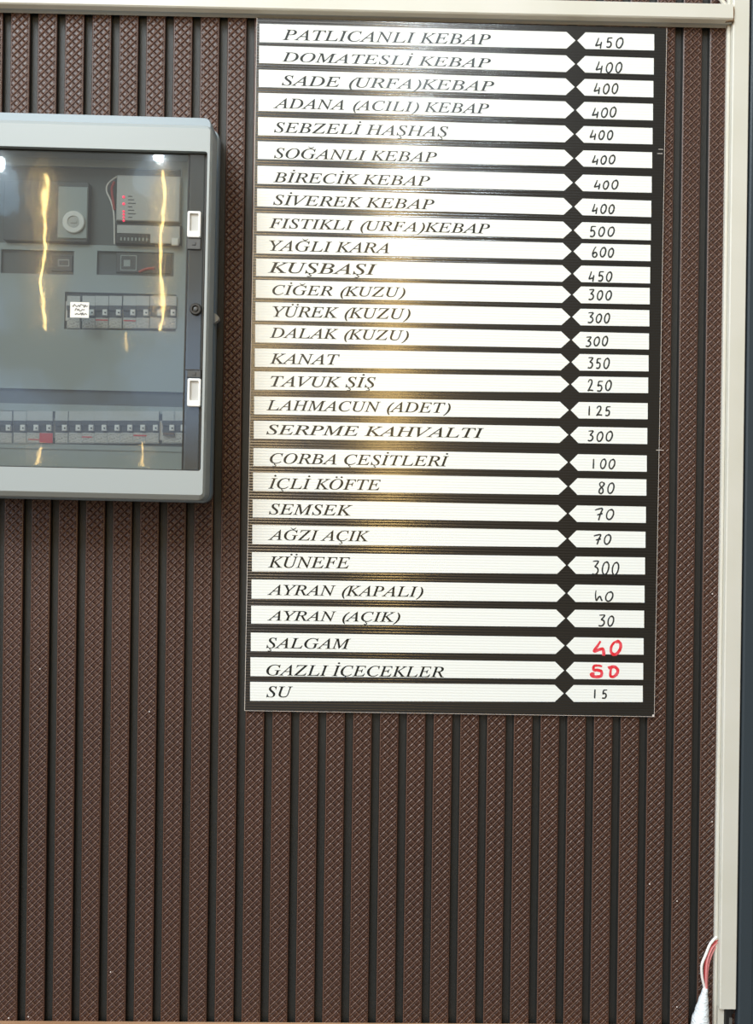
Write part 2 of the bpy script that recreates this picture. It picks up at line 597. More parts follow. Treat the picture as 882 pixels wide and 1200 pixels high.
r = empty('cable_bundle', at(820, 1199, -.01))
tag(r, 'red and white wires wrapped in white tape coming out of the vertical duct', 'cable')
specs = [('white_wire', 'wire_white', .0017, [(839.5, 1097.5, -.004), (832, 1106, -.008), (826.5, 1119, -.011), (822, 1131, -.012), (822.5, 1145, -.012), (825.5, 1160, -.011), (824, 1172, -.011)]),
         ('pink_wire', 'wire_pink', .0013, [(840, 1104, -.004), (833.5, 1112, -.008), (828.5, 1126, -.011), (827, 1142, -.012), (827.0, 1160, -.012), (825, 1172, -.012)]),
         ('red_wire', 'wire_red', .0013, [(840.5, 1101, -.004), (831.5, 1111, -.007), (826.8, 1125, -.009), (825.4, 1142, -.010), (826.2, 1160, -.010), (825, 1172, -.011)]),
         ('pink_wire', 'wire_pink', .0011, [(840.5, 1107, -.003), (835.5, 1114, -.006), (830.5, 1128, -.009), (828.4, 1143, -.010), (828.0, 1160, -.010), (826, 1172, -.011)])]
for nm, mt, rad, pp in specs:
    mb = MB()
    mb.tube(smooth_path([at(*p) for p in pp]), rad, 8)
    inloc(r, mb).build(nm, M[mt], r, smooth=True)
mb = MB()
cl = smooth_path([at(826.2, 1158, -.012), at(824.6, 1168, -.012), at(822.8, 1180, -.013), at(821, 1192, -.014), at(819, 1206, -.015), at(816, 1225, -.016)], 5)
mb.tube(cl, [.0026 + .0082 * min(1, (i / 17.0)) + .0003 * math.sin(i * 1.3) for i in range(len(cl))], 14)
inloc(r, mb).build('tape_wrap', M['wrap'], r, smooth=True)

# ------------------------------------------------------------------ price board
YB = -.0048
BL, BR = at(287.8, 834.2, YB), at(768.3, 839.0, YB)
TL, TR = at(299.2, 19.5, YB), at(779.6, 34.0, YB)
angB = (math.atan2(BR.z - BL.z, BR.x - BL.x) + math.atan2(TR.z - TL.z, TR.x - TL.x)) / 2
bc = (BL + BR + TL + TR) / 4
board = empty('price_board', (bc.x, 0, bc.z), -angB)
tag(board, 'tall black kebab price board with white name strips and handwritten prices', 'price board')
MI = (Matrix.Translation(board.location) @ Matrix.Rotation(-angB, 4, 'Y')).inverted()


def bl(px, py, Y=YB):
    p = MI @ at(px, py, Y)
    return p.x, p.z


c4 = [bl(287.8, 834.2), bl(768.3, 839.0), bl(299.2, 19.5), bl(779.6, 34.0)]
bx0, bx1 = (c4[0][0] + c4[2][0]) / 2, (c4[1][0] + c4[3][0]) / 2
bz0, bz1 = (c4[0][1] + c4[1][1]) / 2, (c4[2][1] + c4[3][1]) / 2
mb = MB()
mb.box(bx0 + .0006, bx1 - .0006, YB, YB + .0004, bz0 + .0006, bz1, 0)
mb.box(bx0, bx1, YB + .0002, -.0004, bz0, bz1, 1)
# chipped corner and nicks of the white core
mb.box(bx1 - .0028, bx1 - .0004, YB - .0002, YB + .001, bz0 + .0002, bz0 + .0030, 1)
for (nx, nz, ln) in ((774, 175, .006), (773, 180, .007), (773, 527.5, .010)):
    q = bl(nx, nz)
    mb.box(q[0] - ln / 2, q[0] + ln / 2, YB - .0001, YB + .0002, q[1] - .0003, q[1] + .0003, 1)
mb.build('panel', [M['board'], M['core']], board)

# --- lettering: serif italic glyphs turned into meshes, accents drawn by hand
_g = {}


def text_mesh(s):
    cu = bpy.data.curves.new('glyph', 'FONT')
    cu.body = s
    cu.resolution_u = 3
    cu.offset = .007
    ob = bpy.data.objects.new('glyph', cu)
    COL.objects.link(ob)
    dg = bpy.context.evaluated_depsgraph_get()
    me = bpy.data.meshes.new_from_object(ob.evaluated_get(dg))
    v = [tuple(p.co)[:2] for p in me.vertices]
    f = [tuple(p.vertices) for p in me.polygons]
    bpy.data.objects.remove(ob)
    bpy.data.curves.remove(cu)
    bpy.data.meshes.remove(me)
    return v, f


def ital(c):
    return chr(0x1D434 + ord(c) - 65) if 'A' <= c <= 'Z' else c


HREF = None


def glyph(c):
    global HREF
    if c in _g: return _g[c]
    if HREF is None:
        v, _ = text_mesh(ital('H'))
        HREF = (max(p[0] for p in v), max(p[1] for p in v))
    v, f = text_mesh(ital(c))
    v2, _ = text_mesh(ital(c) + ital('H'))
    adv = max(p[0] for p in v2) - HREF[0]
    if c in '()':
        v = [(p[0] + .27 * p[1], p[1] * .92 + .02) for p in v]
        adv *= 1.1
    _g[c] = (v, f, adv)
    return _g[c]


BASE = {'İ': ('I', 'dot'), 'Ö': ('O', 'dots'), 'Ü': ('U', 'dots'), 'Ğ': ('G', 'breve'), 'Ş': ('S', 'ced'), 'Ç': ('C', 'ced')}


def ribbon(pts, w, closed=False):
    """flat stroke along 2-D points"""
    n = len(pts)
    vs, fs = [], []
    for i in range(n):
        a, b = pts[max(i - 1, 0)], pts[min(i + 1, n - 1)]
        if closed: a, b = pts[(i - 1) % n], pts[(i + 1) % n]
        dx, dy = b[0] - a[0], b[1] - a[1]
        L_ = math.hypot(dx, dy) or 1
        ww = w[i] if isinstance(w, list) else w
        nx, ny = -dy / L_ * ww / 2, dx / L_ * ww / 2
        vs += [(pts[i][0] + nx, pts[i][1] + ny), (pts[i][0] - nx, pts[i][1] - ny)]
    for i in range(n if closed else n - 1):
        j = (i + 1) % n
        fs.append((2 * i, 2 * i + 1, 2 * j + 1, 2 * j))
    return vs, fs


def disc(cx, cy, r, sq=1.0):
    v = [(cx + r * math.cos(k * PI / 5), cy + sq * r * math.sin(k * PI / 5)) for k in range(10)]
    return v, [tuple(range(10))]


def layout(s):
    """2-D verts and faces for a word line; cap height is HREF[1]"""
    V, Fc = [], []
    pen = 0.0

    def put(v, f, dx=0.0):
        o_ = len(V)
        V.extend((p[0] + dx, p[1]) for p in v)
        Fc.extend(tuple(i + o_ for i in q) for q in f)
    for c in s:
        base, acc = BASE.get(c, (c, None))
        v, f, adv = glyph(base)
        if v: put(v, f, pen)
        if acc:
            ch = HREF[1]
            cx = pen + (min(p[0] for p in v) + max(p[0] for p in v)) / 2
            tx = cx + .30 * ch * .62
            if acc == 'dot': put(*disc(tx, ch * 1.22, .062))
            elif acc == 'dots':
                put(*disc(tx - .12, ch * 1.18, .058))
                put(*disc(tx + .14, ch * 1.18, .058))
            elif acc == 'breve':
                pts = [(tx - .15 + .30 * k / 8, ch * 1.24 - .12 * math.sin(PI * k / 8)) for k in range(9)]
                put(*ribbon(pts, [.02 + .045 * math.sin(PI * k / 8) for k in range(9)]))
            elif acc == 'ced':
                bx = cx - .10
                pts = smooth2([(bx + .04, .0), (bx + .0, -.07), (bx + .07, -.11), (bx + .06, -.18), (bx - .02, -.21), (bx - .09, -.19)])
                put(*ribbon(pts, .05))
        pen += adv
    return V, Fc


def smooth2(pts, n=5):
    return [(p.x, p.y) for p in smooth_path([Vector((p[0], p[1], 0)) for p in pts], n)]


# --- handwritten digits in a 0..1 box (x already slanted where the hand slants)
DIG = {
    '0': [[(.62, .98), (.36, .92), (.12, .60), (.10, .22), (.30, .02), (.58, .10), (.82, .42), (.86, .78), (.66, 1.0), (.48, .92)]],
    '1': [[(.36, .98), (.34, .6), (.32, .3), (.30, .0)]],
    '2': [[(.12, .74), (.30, .95), (.58, .96), (.66, .74), (.48, .44), (.14, .06), (.10, .03), (.40, .08), (.84, .04)]],
    '3': [[(.16, .96), (.50, .98), (.84, .96), (.62, .74), (.42, .58), (.68, .50), (.78, .28), (.56, .06), (.24, .02), (.06, .08)]],
    '4': [[(.42, 1.0), (.28, .68), (.06, .30), (.08, .24), (.40, .30), (.78, .36)], [(.78, .62), (.70, .30), (.62, -.04)]],
    '5': [[(.92, .98), (.60, .98), (.34, .94), (.28, .70), (.24, .54), (.50, .60), (.72, .46), (.70, .20), (.46, .02), (.10, .06)]],
    '6': [[(.66, 1.0), (.36, .74), (.14, .36), (.18, .10), (.46, .0), (.76, .16), (.74, .38), (.48, .46), (.20, .30)]],
    '7': [[(.08, .86), (.30, .94), (.84, 1.0), (.66, .60), (.44, .0)], [(.30, .46), (.60, .52), (.86, .58)]],
    '8': [[(.76, .90), (.52, 1.0), (.26, .86), (.34, .64), (.62, .42), (.66, .16), (.42, .0), (.18, .12), (.26, .38), (.60, .62), (.82, .82), (.70, .96)]],
    'h': [[(.22, 1.0), (.16, .60), (.20, .20), (.30, .06), (.50, .34), (.70, .40), (.84, .10), (.96, .06)]],
    'D': [[(.42, .92), (.34, .5), (.34, .10), (.62, .06), (.92, .36), (.92, .70), (.66, .90), (.30, .84), (.12, .80)]],
    'S': [[(.92, .92), (.62, .98), (.26, .94), (.24, .62), (.55, .60), (.86, .48), (.84, .14), (.5, .04), (.10, .12), (.04, .28), (.3, .30)]],
    'Z': [[(.60, 1.0), (.36, .66), (.10, .34), (.16, .26), (.55, .40), (.80, .40), (.86, .05), (.82, -.06)]],
}

ROWS = [  # name, left strip (top,bottom), right end of the tag (top,bottom), text x0,x1, cap top, baseline at the left, price, its box
    ('PATLICANLI KEBAP', 28, 49.5, 40.4, 59, 331, 575, .28, .85, '450', (697.5, 731.4, 43.8, 56.5)),
    ('DOMATESLİ KEBAP', 53.7, 74, 68.5, 87.3, 330, 575, .33, .87, '400', (698, 730.7, 72.6, 85.6)),
    ('SADE (URFA)KEBAP', 81.6, 102, 95.2, 114, 330, 579, .30, .87, '400', (695.8, 725.5, 97.6, 110)),
    ('ADANA (ACILI) KEBAP', 109, 130, 122.0, 141, 320, 573, .27, .82, '400', (693.7, 723, 125.7, 138)),
    ('SEBZELİ HAŞHAŞ', 137.4, 158.5, 150.3, 169, 321, 525, .26, .82, '400', (691, 719.7, 152, 164)),
    ('SOĞANLI KEBAP', 165.6, 186.4, 178.8, 197.0, 321, 512, .36, .92, '400', (693.7, 721.4, 181.5, 192.8)),
    ('BİRECİK KEBAP', 194.3, 215.4, 207.1, 225.8, 320, 504, .34, .89, '400', (696, 725, 210.8, 222)),
    ('SİVEREK KEBAP', 220.8, 242, 235.5, 254.3, 320, 509, .33, .88, '400', (693.7, 721, 239, 251)),
    ('FISTIKLI (URFA)KEBAP', 249.7, 270.8, 262.9, 281.5, 315, 574, .27, .81, '500', (690, 721, 265, 277.6)),
    ('YAĞLI KARA', 276, 297, 287.3, 306, 315, 456, .26, .83, '600', (693, 720.4, 289.6, 301.6)),
    ('KUŞBAŞI', 303, 323.5, 313.3, 332, 314, 442, .19, .79, '450', (689.6, 718.7, 317, 329.7)),
    ('CİĞER (KUZU)', 328, 349, 337.7, 356.5, 319, 475, .27, .81, '300', (689, 718, 340, 352)),
    ('YÜREK (KUZU)', 354, 375.6, 363.8, 382.3, 319, 481, .21, .78, '300', (688, 716, 366.6, 378.6)),
    ('DALAK (KUZU)', 380.2, 401.3, 391, 409.4, 316, 479, .16, .72, '300', (685.5, 713.6, 394, 406)),
    ('KANAT', 408.4, 429.9, 416.5, 435, 316, 398, .26, .82, '350', (688, 715, 419, 432.3)),
    ('TAVUK ŞİŞ', 435.3, 456.7, 442.6, 460.5, 317, 440, .24, .81, '250', (688, 718, 444.7, 458.4)),
    ('LAHMACUN (ADET)', 464.6, 485.6, 472.7, 491.2, 312, 528, .19, .76, '125', (688, 717, 475.5, 487.5)),
    ('SERPME KAHVALTI', 493, 514, 501.8, 520.3, 312, 567, .21, .75, '300', (688, 718.7, 504.6, 517.3)),
    ('ÇORBA ÇEŞİTLERİ', 525, 546, 534, 552.7, 316, 526, .27, .84, '100', (693, 721.4, 537.8, 549.8)),
    ('İÇLİ KÖFTE', 553.7, 575.3, 562.0, 580.7, 314, 446, .29, .86, '80', (700, 721, 564.8, 578.8)),
    ('SEMSEK', 585.2, 606.3, 594.0, 612.6, 315, 413, .23, .81, '70', (696, 721.4, 596, 609.7)),
    ('AĞZI AÇIK', 615, 637.6, 623.3, 641.8, 314, 433, .24, .77, '70', (694.7, 718, 625.8, 638)),
    ('KÜNEFE', 647, 669.5, 653.5, 673, 314, 410, .21, .79, '300', (693, 726.6, 657, 674)),
    ('AYRAN (KAPALI)', 679, 701.5, 686.5, 706, 313, 496, .26, .79, 'h0', (695.8, 719.7, 691.8, 704.9)),
    ('AYRAN (AÇIK)', 709.7, 730.7, 715.8, 735.5, 313, 469, .27, .81, '30', (700.5, 721, 721, 734)),
    ('ŞALGAM', 741.3, 763, 748.2, 767, 312, 411, .27, .82, 'Z0', (694.7, 731.4, 750, 767)),
    ('GAZLI İÇECEKLER', 770.2, 792.3, 777.2, 796.3, 312, 520, .38, .94, 'SD', (692, 726.6, 779, 794)),
    ('SU', 799, 821.2, 803.8, 822.5, 312, 343, .23, .80, '15', (694.7, 713, 807.6, 818.6)),
]


def lerp(a, b, t): return a + (b - a) * t


def xl_at(y): return lerp(303.9, 293.0, (y - 38) / (810 - 38))
def xr_at(y): return lerp(766.2, 752.8, (y - 50) / (813 - 50))
def xt_at(y): return lerp(674.6, 660.8, (y - 47) / (811 - 47))


def flat(verts2, y_front, y_back):
    """closed prism from an outline in board coordinates"""
    n = len(verts2)
    v = [(p[0], y_front, p[1]) for p in verts2] + [(p[0], y_back, p[1]) for p in verts2]
    f = [tuple(range(n)), tuple(range(2 * n - 1, n - 1, -1))]
    f += [(i, i + n, (i + 1) % n + n, (i + 1) % n) for i in range(n)]
    return v, f


for name, lt, lb, rt, rb, tx0, tx1, ct, cb, price, pb_ in ROWS:
    cyl, cyr = (lt + lb) / 2, (rt + rb) / 2
    X0, X1, XT = xl_at(cyl), xr_at(cyr), xt_at(cyl + (cyr - cyl) * .8)
    hl_, hr_ = lb - lt, rb - rt

    def yc(px): return lerp(cyl, cyr, (px - X0) / (X1 - X0))
    def hh_(px): return lerp(hl_, hr_ + .4, (px - X0) / (X1 - X0))
    # white strip of the dish name, pointed at its end
    pts = [(X0, yc(X0) - hh_(X0) / 2), (XT - 11, yc(XT - 11) - hh_(XT - 11) / 2), (XT - .6, yc(XT)), (XT - 11, yc(XT - 11) + hh_(XT - 11) / 2), (X0, yc(X0) + hh_(X0) / 2)]
    mb = MB()
    mb.add(*flat([bl(*p) for p in pts], YB - .00025, YB + .0001))
    strip = mb.build('name_strip', M['strip'], board)
    # lettering
    V, Fc = layout(name)
    w0, w1 = min(p[0] for p in V), max(p[0] for p in V)
    mb = MB()
    vv = []
    sl = (bl(X1, cyr)[1] - bl(X0, cyl)[1]) / (bl(X1, cyr)[0] - bl(X0, cyl)[0])
    a0, a1 = bl(tx0, yc(tx0)), bl(tx1, yc(tx1))
    zt_, zb2 = bl(X0, lt)[1], bl(X0, lb)[1]
    base_dz = lerp(zt_, zb2, cb) - (zt_ + zb2) / 2
    caph = (zt_ - zb2) * (cb - ct)
    for p in V:
        k = (p[0] - w0) / (w1 - w0)
        xx = lerp(a0[0], a1[0], k)
        vv.append((xx, YB - .00033, lerp(a0[1], a1[1], k) + base_dz + p[1] / HREF[1] * caph))
    mb.add(vv, Fc)
    mb.build('lettering', M['ink'], strip)
    # price tag, pointed towards the name
    xs = XT + 1.6
    pts = [(xs, yc(xs)), (xs + 9.6, yc(xs + 9) - hh_(xs + 9) / 2), (X1, yc(X1) - hh_(X1) / 2), (X1, yc(X1) + hh_(X1) / 2), (xs + 9.6, yc(xs + 9) + hh_(xs + 9) / 2)]
    mb = MB()
    mb.add(*flat([bl(*p) for p in pts], YB - .00025, YB + .0001))
    tg = mb.build('price_tag', M['strip'], board)
    # handwritten price
    red = price in ('Z0', 'SD')
    px0, px1, py0, py1 = pb_
    n = len(price)
    cw = (px1 - px0) / (n - .12)
    mb = MB()
    lay = 0
    for i, ch in enumerate(price):
        ws = random.uniform(.92, 1.06)
        dz = random.uniform(-.04, .04)
        hs = random.uniform(.92, 1.02) * (.92 if i else 1.0)
        for stroke in DIG[ch]:
            q = smooth2(stroke, 6)
            out = []
            for (sx, sy) in q:
                wdt = cw * (.80 if ch not in '1' else .6)
                X_ = px0 + cw * i + sx * wdt * ws + random.uniform(-.05, .05)
                Y_ = lerp(py1, py0, sy * hs + dz + .02) + random.uniform(-.05, .05)
                out.append(bl(X_, Y_))
            wd_ = .0040 if red else .0020
            v2, f2 = ribbon(out, [wd_ * (.62 + .38 * math.sin(PI * min(1, (j + 1.5) / (len(out) * .5)) * .5)) * random.uniform(.9, 1.1) for j in range(len(out))])
            mb.add([(p[0], YB - .00033 - lay * .00003 - k_ * .0000012, p[1]) for k_, p in enumerate(v2)], f2)
            lay += 1
    o = mb.build('handwritten_price', M['red'] if red else M['pen'], tg)
    if red: tag(o, 'price written in thick red marker')

# ------------------------------------------------------------------ distribution box
YD = -.072        # front of the clear door
YC = -.078        # front of the cover bars
angX = -.0235 + .0045
c0 = at(243, 580, YC)
bxo = empty('electrical_box', (c0.x, 0, c0.z), -angX * .45)
tag(bxo, 'grey electrical distribution box with clear smoked door on the panelling', 'electrical box')
XI = (Matrix.Translation(bxo.location) @ Matrix.Rotation(bxo.rotation_euler[1], 4, 'Y')).inverted()


def xb(px, py, Y):
    p = XI @ at(px, py, Y)
    return p.x, p.z


def rect(px0, px1, py0, py1, Y):
    """box-space limits of a rectangle seen in the photograph"""
    a_, b_ = xb((px0 + px1) / 2, py0, Y), xb((px0 + px1) / 2, py1, Y)
    c_, d_ = xb(px0, (py0 + py1) / 2, Y), xb(px1, (py0 + py1) / 2, Y)
    return c_[0], d_[0], b_[1], a_[1]


LEFT = xb(-70, 400, YC)[0]
# back body
bx1_ = xb(253, 380, -.006)[0]
bzt, bzb = xb(243, 150.5, -.012)[1], xb(243, 589.5, -.012)[1]
mb = MB()
R_ = .012
ring = lambda ins, y: rrect(LEFT - .004 + ins, bx1_ - ins, bzb + ins, bzt - ins, max(R_ - ins, .002), y)
mb.loft([ring(0, -.0004), ring(0, -.009), ring(.0008, -.011), ring(.0026, -.0118), ring(.0030, -.044), ring(.0042, -.046)])
mb.build('back_body', M['absback'], bxo, smooth=True)
# cover frame with the door opening
ox0, ox1, oz0, oz1 = LEFT, xb(243, 380, YC)[0], xb(120, 584, YC)[1], xb(120, 140.8, YC)[1]
ix1 = xb(238.6, 380, YC)[0]
iz1, iz0 = xb(120, 174.2, YC)[1], xb(120, 549.3, YC)[1]
ix0 = LEFT + .012
mb = MB()
seg = 6


def fr_ring(ins, y, r): return rrect(ox0 + ins, ox1 - ins, oz0 + ins, oz1 - ins, r, y, seg)


outer = [fr_ring(0, -.045, .009), fr_ring(0, YC + .0065, .009), fr_ring(.0008, YC + .0052, .008), fr_ring(.0058, YC + .0006, .004), fr_ring(.0066, YC, .0035)]
# narrow right stile: the chamfer must not run past the opening
fix = []
for rg in outer:
    fix.append([(min(p[0], ox1 - .0000) if True else 0, p[1], p[2]) for p in rg])
inner_r = rrect(ix0, ix1, iz0, iz1, .003, YC, seg)
for k, rg in enumerate(fix):
    ins = (0, 0, .0003, .0012, .0016)[k]
    fix[k] = [(ox1 - ins + min(0, p[0] - (ox1 - (0, 0, .0008, .0058, .0066)[k])) if p[0] > ox1 - .012 else p[0], p[1], p[2]) for p in rg]
rings = fix + [inner_r, rrect(ix0, ix1, iz0, iz1, .003, -.046, seg)]
mb.loft(rings, cap0=False, cap1=False)
mb.build('cover', M['abs'], bxo, smooth=False)
# hinge tab on the side
mb = MB()
tz = xb(256, 374, -.012)[1]
tx = xb(252.5, 374, -.012)[0]
mb.loft([[(tx - .002, y_, tz - .0065), (tx + .0028, y_, tz - .0035), (tx + .0052, y_, tz - .001), (tx + .0052, y_, tz + .001), (tx + .0028, y_, tz + .0045), (tx - .002, y_, tz + .0075)] for y_ in (-.008, -.016)])
mb.build('hinge_tab', M['offwhite'], bxo)
# inner shields
YS = -.050
mb = MB()
sx0, sx1 = ix0 + .0004, ix1 - .0004
big = rect(-40, 211.5, 195.5, 286.5, YS)
wl = rect(1, 86.5, 293, 321, YS)
wr = rect(113.5, 203.5, 295, 323, YS)
br1 = rect(75.5, 206, 343.5, 387, YS)
zsu = xb(120, 457.5, YS)[1]
plate(mb, sx0, sx1, zsu, iz1 - .0004, [big, wl, wr, br1], YS, YS + .0025)
ztop = xb(120, 193.0, YS)[1]
mb.box(sx0, big[1] + .0008, YS - .0015, YS + .001, big[3] - .0002, big[3] + .0028)
mb.box(big[1], big[1] + .0014, YS - .0015, YS + .001, big[2], big[3])
zz0 = zsu
mb.box(sx0, sx1, YS + .0005, YS + .010, zsu - .0002, zsu + .0016)
mb.build('inner_shield', M['shield'], bxo)
mb = MB()
br2 = rect(-60, 215.5, 482.5, 520.5, YS)
plate(mb, sx0, sx1, iz0 + .0004, xb(120, 475, YS)[1], [br2], YS, YS + .0025)
mb.box(sx0, sx1, YS - .0012, YS + .0005, br2[2] - .0065, br2[2] - .0045)
mb.build('inner_shield', M['shield'], bxo)
mb = MB()
mb.box(sx0, sx1, -.0465, -.0461, iz0, iz1)
# dark plate whose colour stands in for the shaded hollow behind the shields
mb = MB()
yb_ = -.0462
mb.box(sx0, sx1, yb_ - .0006, yb_ + .0004, iz0, iz1)
mb.build('back_plate', M['cavity'], bxo)
mb = MB()
for zc in (br1, br2):
    zm = (zc[2] + zc[3]) / 2
    mb.box(sx0 + .002, sx1 - .002, -.0475, -.0468, zm - .012, zm + .012)
mb.build('mounting_rail', M['metal'], bxo)

# door: clear panel, ridge with the latches
door = MB()
dx1 = xb(238.3, 380, YD)[0] - .0004
dx0 = ix0 + .0006
dz1, dz0 = iz1 - .0006, iz0 + .0006
xr0 = xb(217.5, 380, YD)[0]
door.box(dx0, xr0 - .0012, YD, YD + .0022, dz0, dz1)
dr = door.build('door', M['clear'], bxo)
tag(dr, 'clear smoked plastic door')
mb = MB()
mb.box(xr0, dx1 - .0014, YD - .0012, YD + .0022, dz0, dz1, ch=.0012)
mb.build('door_ridge', M['clearband'], dr)
mb = MB()
mb.box(xr0 - .0012, xr0, YD - .0004, YD + .006, dz0, dz1)
mb.box(dx1 - .0014, dx1, YD - .0004, YD + .006, dz0, dz1)
mb.box(dx0, dx1, YD + .0005, YD + .003, dz1, dz1 + .0005)
mb.box(dx0, dx1, YD - .0005, YD + .003, dz0 - .0005, dz0 + .0007)
zq = xb(228, 433.5, YD)[1]
mb.box(xr0, dx1, YD - .0018, YD - .0010, zq - .0006, zq + .0004)
mb.build('gasket', M['black'], dr)
mb = MB()
xi0 = xr0 + .002
mb.box(xi0, dx1 - .003, YD + .004, YD + .006, dz0, dz1)
mb.box(xi0 + .010, dx1 - .005, YD + .0035, YD + .005, dz0 + .004, xb(228, 500, YD)[1], ch=.001)
mb.build('ridge_backing', M['shield'], dr)
for (y0_, y1_) in ((247.5, 278.5), (443.5, 476.5)):
    q = rect(219.5, 235.3, y0_, y1_, YD - .004)
    mb = MB()
    yo = YD - .0012
    o1 = rrect(q[0], q[1], q[2], q[3], .0022, yo)
    o2 = rrect(q[0], q[1], q[2], q[3], .0022, yo - .0032)
    o3 = rrect(q[0] + .0006, q[1] - .0006, q[2] + .0006, q[3] - .0006, .002, yo - .0040)
    i1 = rrect(q[0] + .0028, q[1] - .0028, q[2] + .0075, q[3] - .0028, .0012, yo - .0040)
    i2 = rrect(q[0] + .0032, q[1] - .0032, q[2] + .0079, q[3] - .0032, .0012, yo - .0012)
    mb.loft([o1, o2, o3, i1, i2], cap0=True, cap1=False)
    la = mb.build('latch', M['white'], dr)
    mb = MB()
    mb.loft([rrect(q[0] + .0032, q[1] - .0032, q[2] + .0079, q[3] - .0032, .0012, yo - .0012 - k * .0003) for k in (0, 1)])
    mb.build('latch_recess', M['offwhite'], la)
    mb = MB()
    if y0_ < 300:
        q2 = rect(219.5, 235.3, 279.5, 292.5, YD - .002)
    else:
        q2 = rect(219.5, 235.3, 434.5, 442.5, YD - .002)
    mb.box(q2[0], q2[1], YD - .0032, YD - .0012, q2[2], q2[3], ch=.0006)
    zm = (q2[2] + q2[3]) / 2
    xm = (q2[0] + q2[1]) / 2
    mb.box(xm - .0022, xm + .0022, YD - .0040, YD - .0030, zm - .0018, zm + .0018, ch=.0004)
    mb.build('latch_base', M['darkgrey'], la)
# round lock
lx, lz = xb(229.3, 362.5, YD - .002)


def ring2(cx, cz, r, y, n=20): return [(cx + r * math.cos(2 * PI * k / n), y, cz + r * math.sin(2 * PI * k / n)) for k in range(n)]


mb = MB()
mb.loft([ring2(lx, lz, .0072, YD - .001), ring2(lx, lz, .0072, YD - .0035), ring2(lx, lz, .0062, YD - .0045), ring2(lx, lz, .0042, YD - .0045), ring2(lx, lz, .0038, YD - .002)])
lk = mb.build('lock', M['black'], dr, smooth=True)
mb = MB()
mb.loft([ring2(lx, lz, .0026, YD - .0019), ring2(lx, lz, .0026, YD - .0036), ring2(lx, lz, .0018, YD - .0040)])
mb.build('lock_barrel', M['darkgrey'], lk, smooth=True)

# --- equipment inside the box: things of their own, built in world space along the box's tilt
XW = XI.inverted()


def box_empty(name, lx_, lz_, y_):
    p = XW @ Vector((lx_, 0, lz_))
    return empty(name, (p.x, y_, p.z), bxo.rotation_euler[1])


def local(root, q):
    """box-space rectangle -> limits local to root (same tilt)"""
    p = XI @ Vector((root.location.x, 0, root.location.z))
    return q[0] - p.x, q[1] - p.x, q[2] - p.z, q[3] - p.z


# meter with the round dial
q = rect(4, 104, 212, 283, -.055)
r = box_empty('electricity_meter', (q[0] + q[1]) / 2, q[2], 0)
tag(r, 'grey meter with a round white dial behind the clear door', 'electricity meter')
l = local(r, q)
mb = MB()
mb.loft([rrect(l[0], l[1], l[2], l[3], .003, y_) for y_ in (-.0470, -.0545)] + [rrect(l[0] + .001, l[1] - .001, l[2] + .001, l[3] - .001, .003, -.0555)])
mb.build('casing', M['darkgrey'], r)
q2 = local(r, rect(68, 103, 219, 280, -.056))
mb = MB()
mb.box(q2[0], q2[1], -.0572, -.0556, q2[2], q2[3], ch=.001)
mb.build('face_plate', M['shield'], r)
dx_, dz_ = xb(86.3, 260.3, -.0585)
pc_ = XI @ Vector((r.location.x, 0, r.location.z))
dx_, dz_ = dx_ - pc_.x, dz_ - pc_.z
mb = MB()
mb.loft([ring2(dx_, dz_, .0136, -.0573, 28), ring2(dx_, dz_, .0136, -.0590, 28), ring2(dx_, dz_, .0126, -.0598, 28), ring2(dx_, dz_, .0076, -.0598, 28), ring2(dx_, dz_, .0072, -.0585, 28), ring2(dx_, dz_, .003, -.0582, 28)])
dl = mb.build('dial', M['white'], r, smooth=True)
mb = MB()
mb.loft([ring2(dx_, dz_, .0068, -.0586, 20), ring2(dx_, dz_, .0068, -.0591, 20)])
mb.box(dx_ - .004, dx_ + .004, -.0600, -.0590, dz_ - .0012, dz_ + .0012)
mb.build('dial_hub', M['offwhite'], dl)

# electronic meter with the red lights
q = rect(136.5, 211, 206, 259.5, -.056)
r = box_empty('electronic_meter', (q[0] + q[1]) / 2, q[2], 0)
tag(r, 'pale electronic meter with a column of glowing red lights', 'electronic meter')
l = local(r, q)
mb = MB()
mb.box(l[0], l[1], -.0565, -.0470, l[2], l[3], ch=.001)
mb.build('casing', M['offwhite'], r)
px_ = XI @ Vector((r.location.x, 0, r.location.z))
for py in (231.8, 239.8, 248.6, 252.2, 255.8, 259.6):
    e = xb(144.8, py - 1.0, -.057)
    ex, ez = e[0] - px_.x, e[1] - px_.z
    mb = MB()
    rr = .0016 if py < 245 else .0013
    mb.loft([ring2(ex, ez, rr, -.0563, 10), ring2(ex, ez, rr, -.0572, 10), ring2(ex, ez, rr * .5, -.0576, 10)])
    mb.build('indicator_light', M['led'], r, smooth=True)
mb = MB()
for k in range(7):
    a_ = local(r, rect(150, 150 + 5 + 4 * ((k * 37) % 3) / 2, 229.5 + 4.1 * k, 230.6 + 4.1 * k, -.0567))
    mb.box(a_[0], a_[1], -.0567, -.0564, a_[2], a_[3])
mb.build('print_marks', M['darkgrey'], r)
q2 = local(r, rect(135, 212, 262.5, 286, -.056))
mb = MB()
mb.box(q2[0], q2[1], -.0562, -.0470, q2[2], q2[3], ch=.0006)
lw = mb.build('display_block', M['black'], r)
mb = MB()
q3 = local(r, rect(137, 210.5, 264.5, 274, -.0567))
mb.box(q3[0], q3[1], -.0567, -.0560, q3[2], q3[3], ch=.0002)
q3 = local(r, rect(176, 210.5, 274, 285, -.0567))
mb.box(q3[0], q3[1], -.0567, -.0560, q3[2], q3[3] - .0002, ch=.0002)
mb.build('display_bezel', M['offwhite'], lw)
mb = MB()
q3 = local(r, rect(139, 173, 276.5, 284, -.0566))
mb.box(q3[0], q3[1], -.0566, -.0560, q3[2], q3[3])
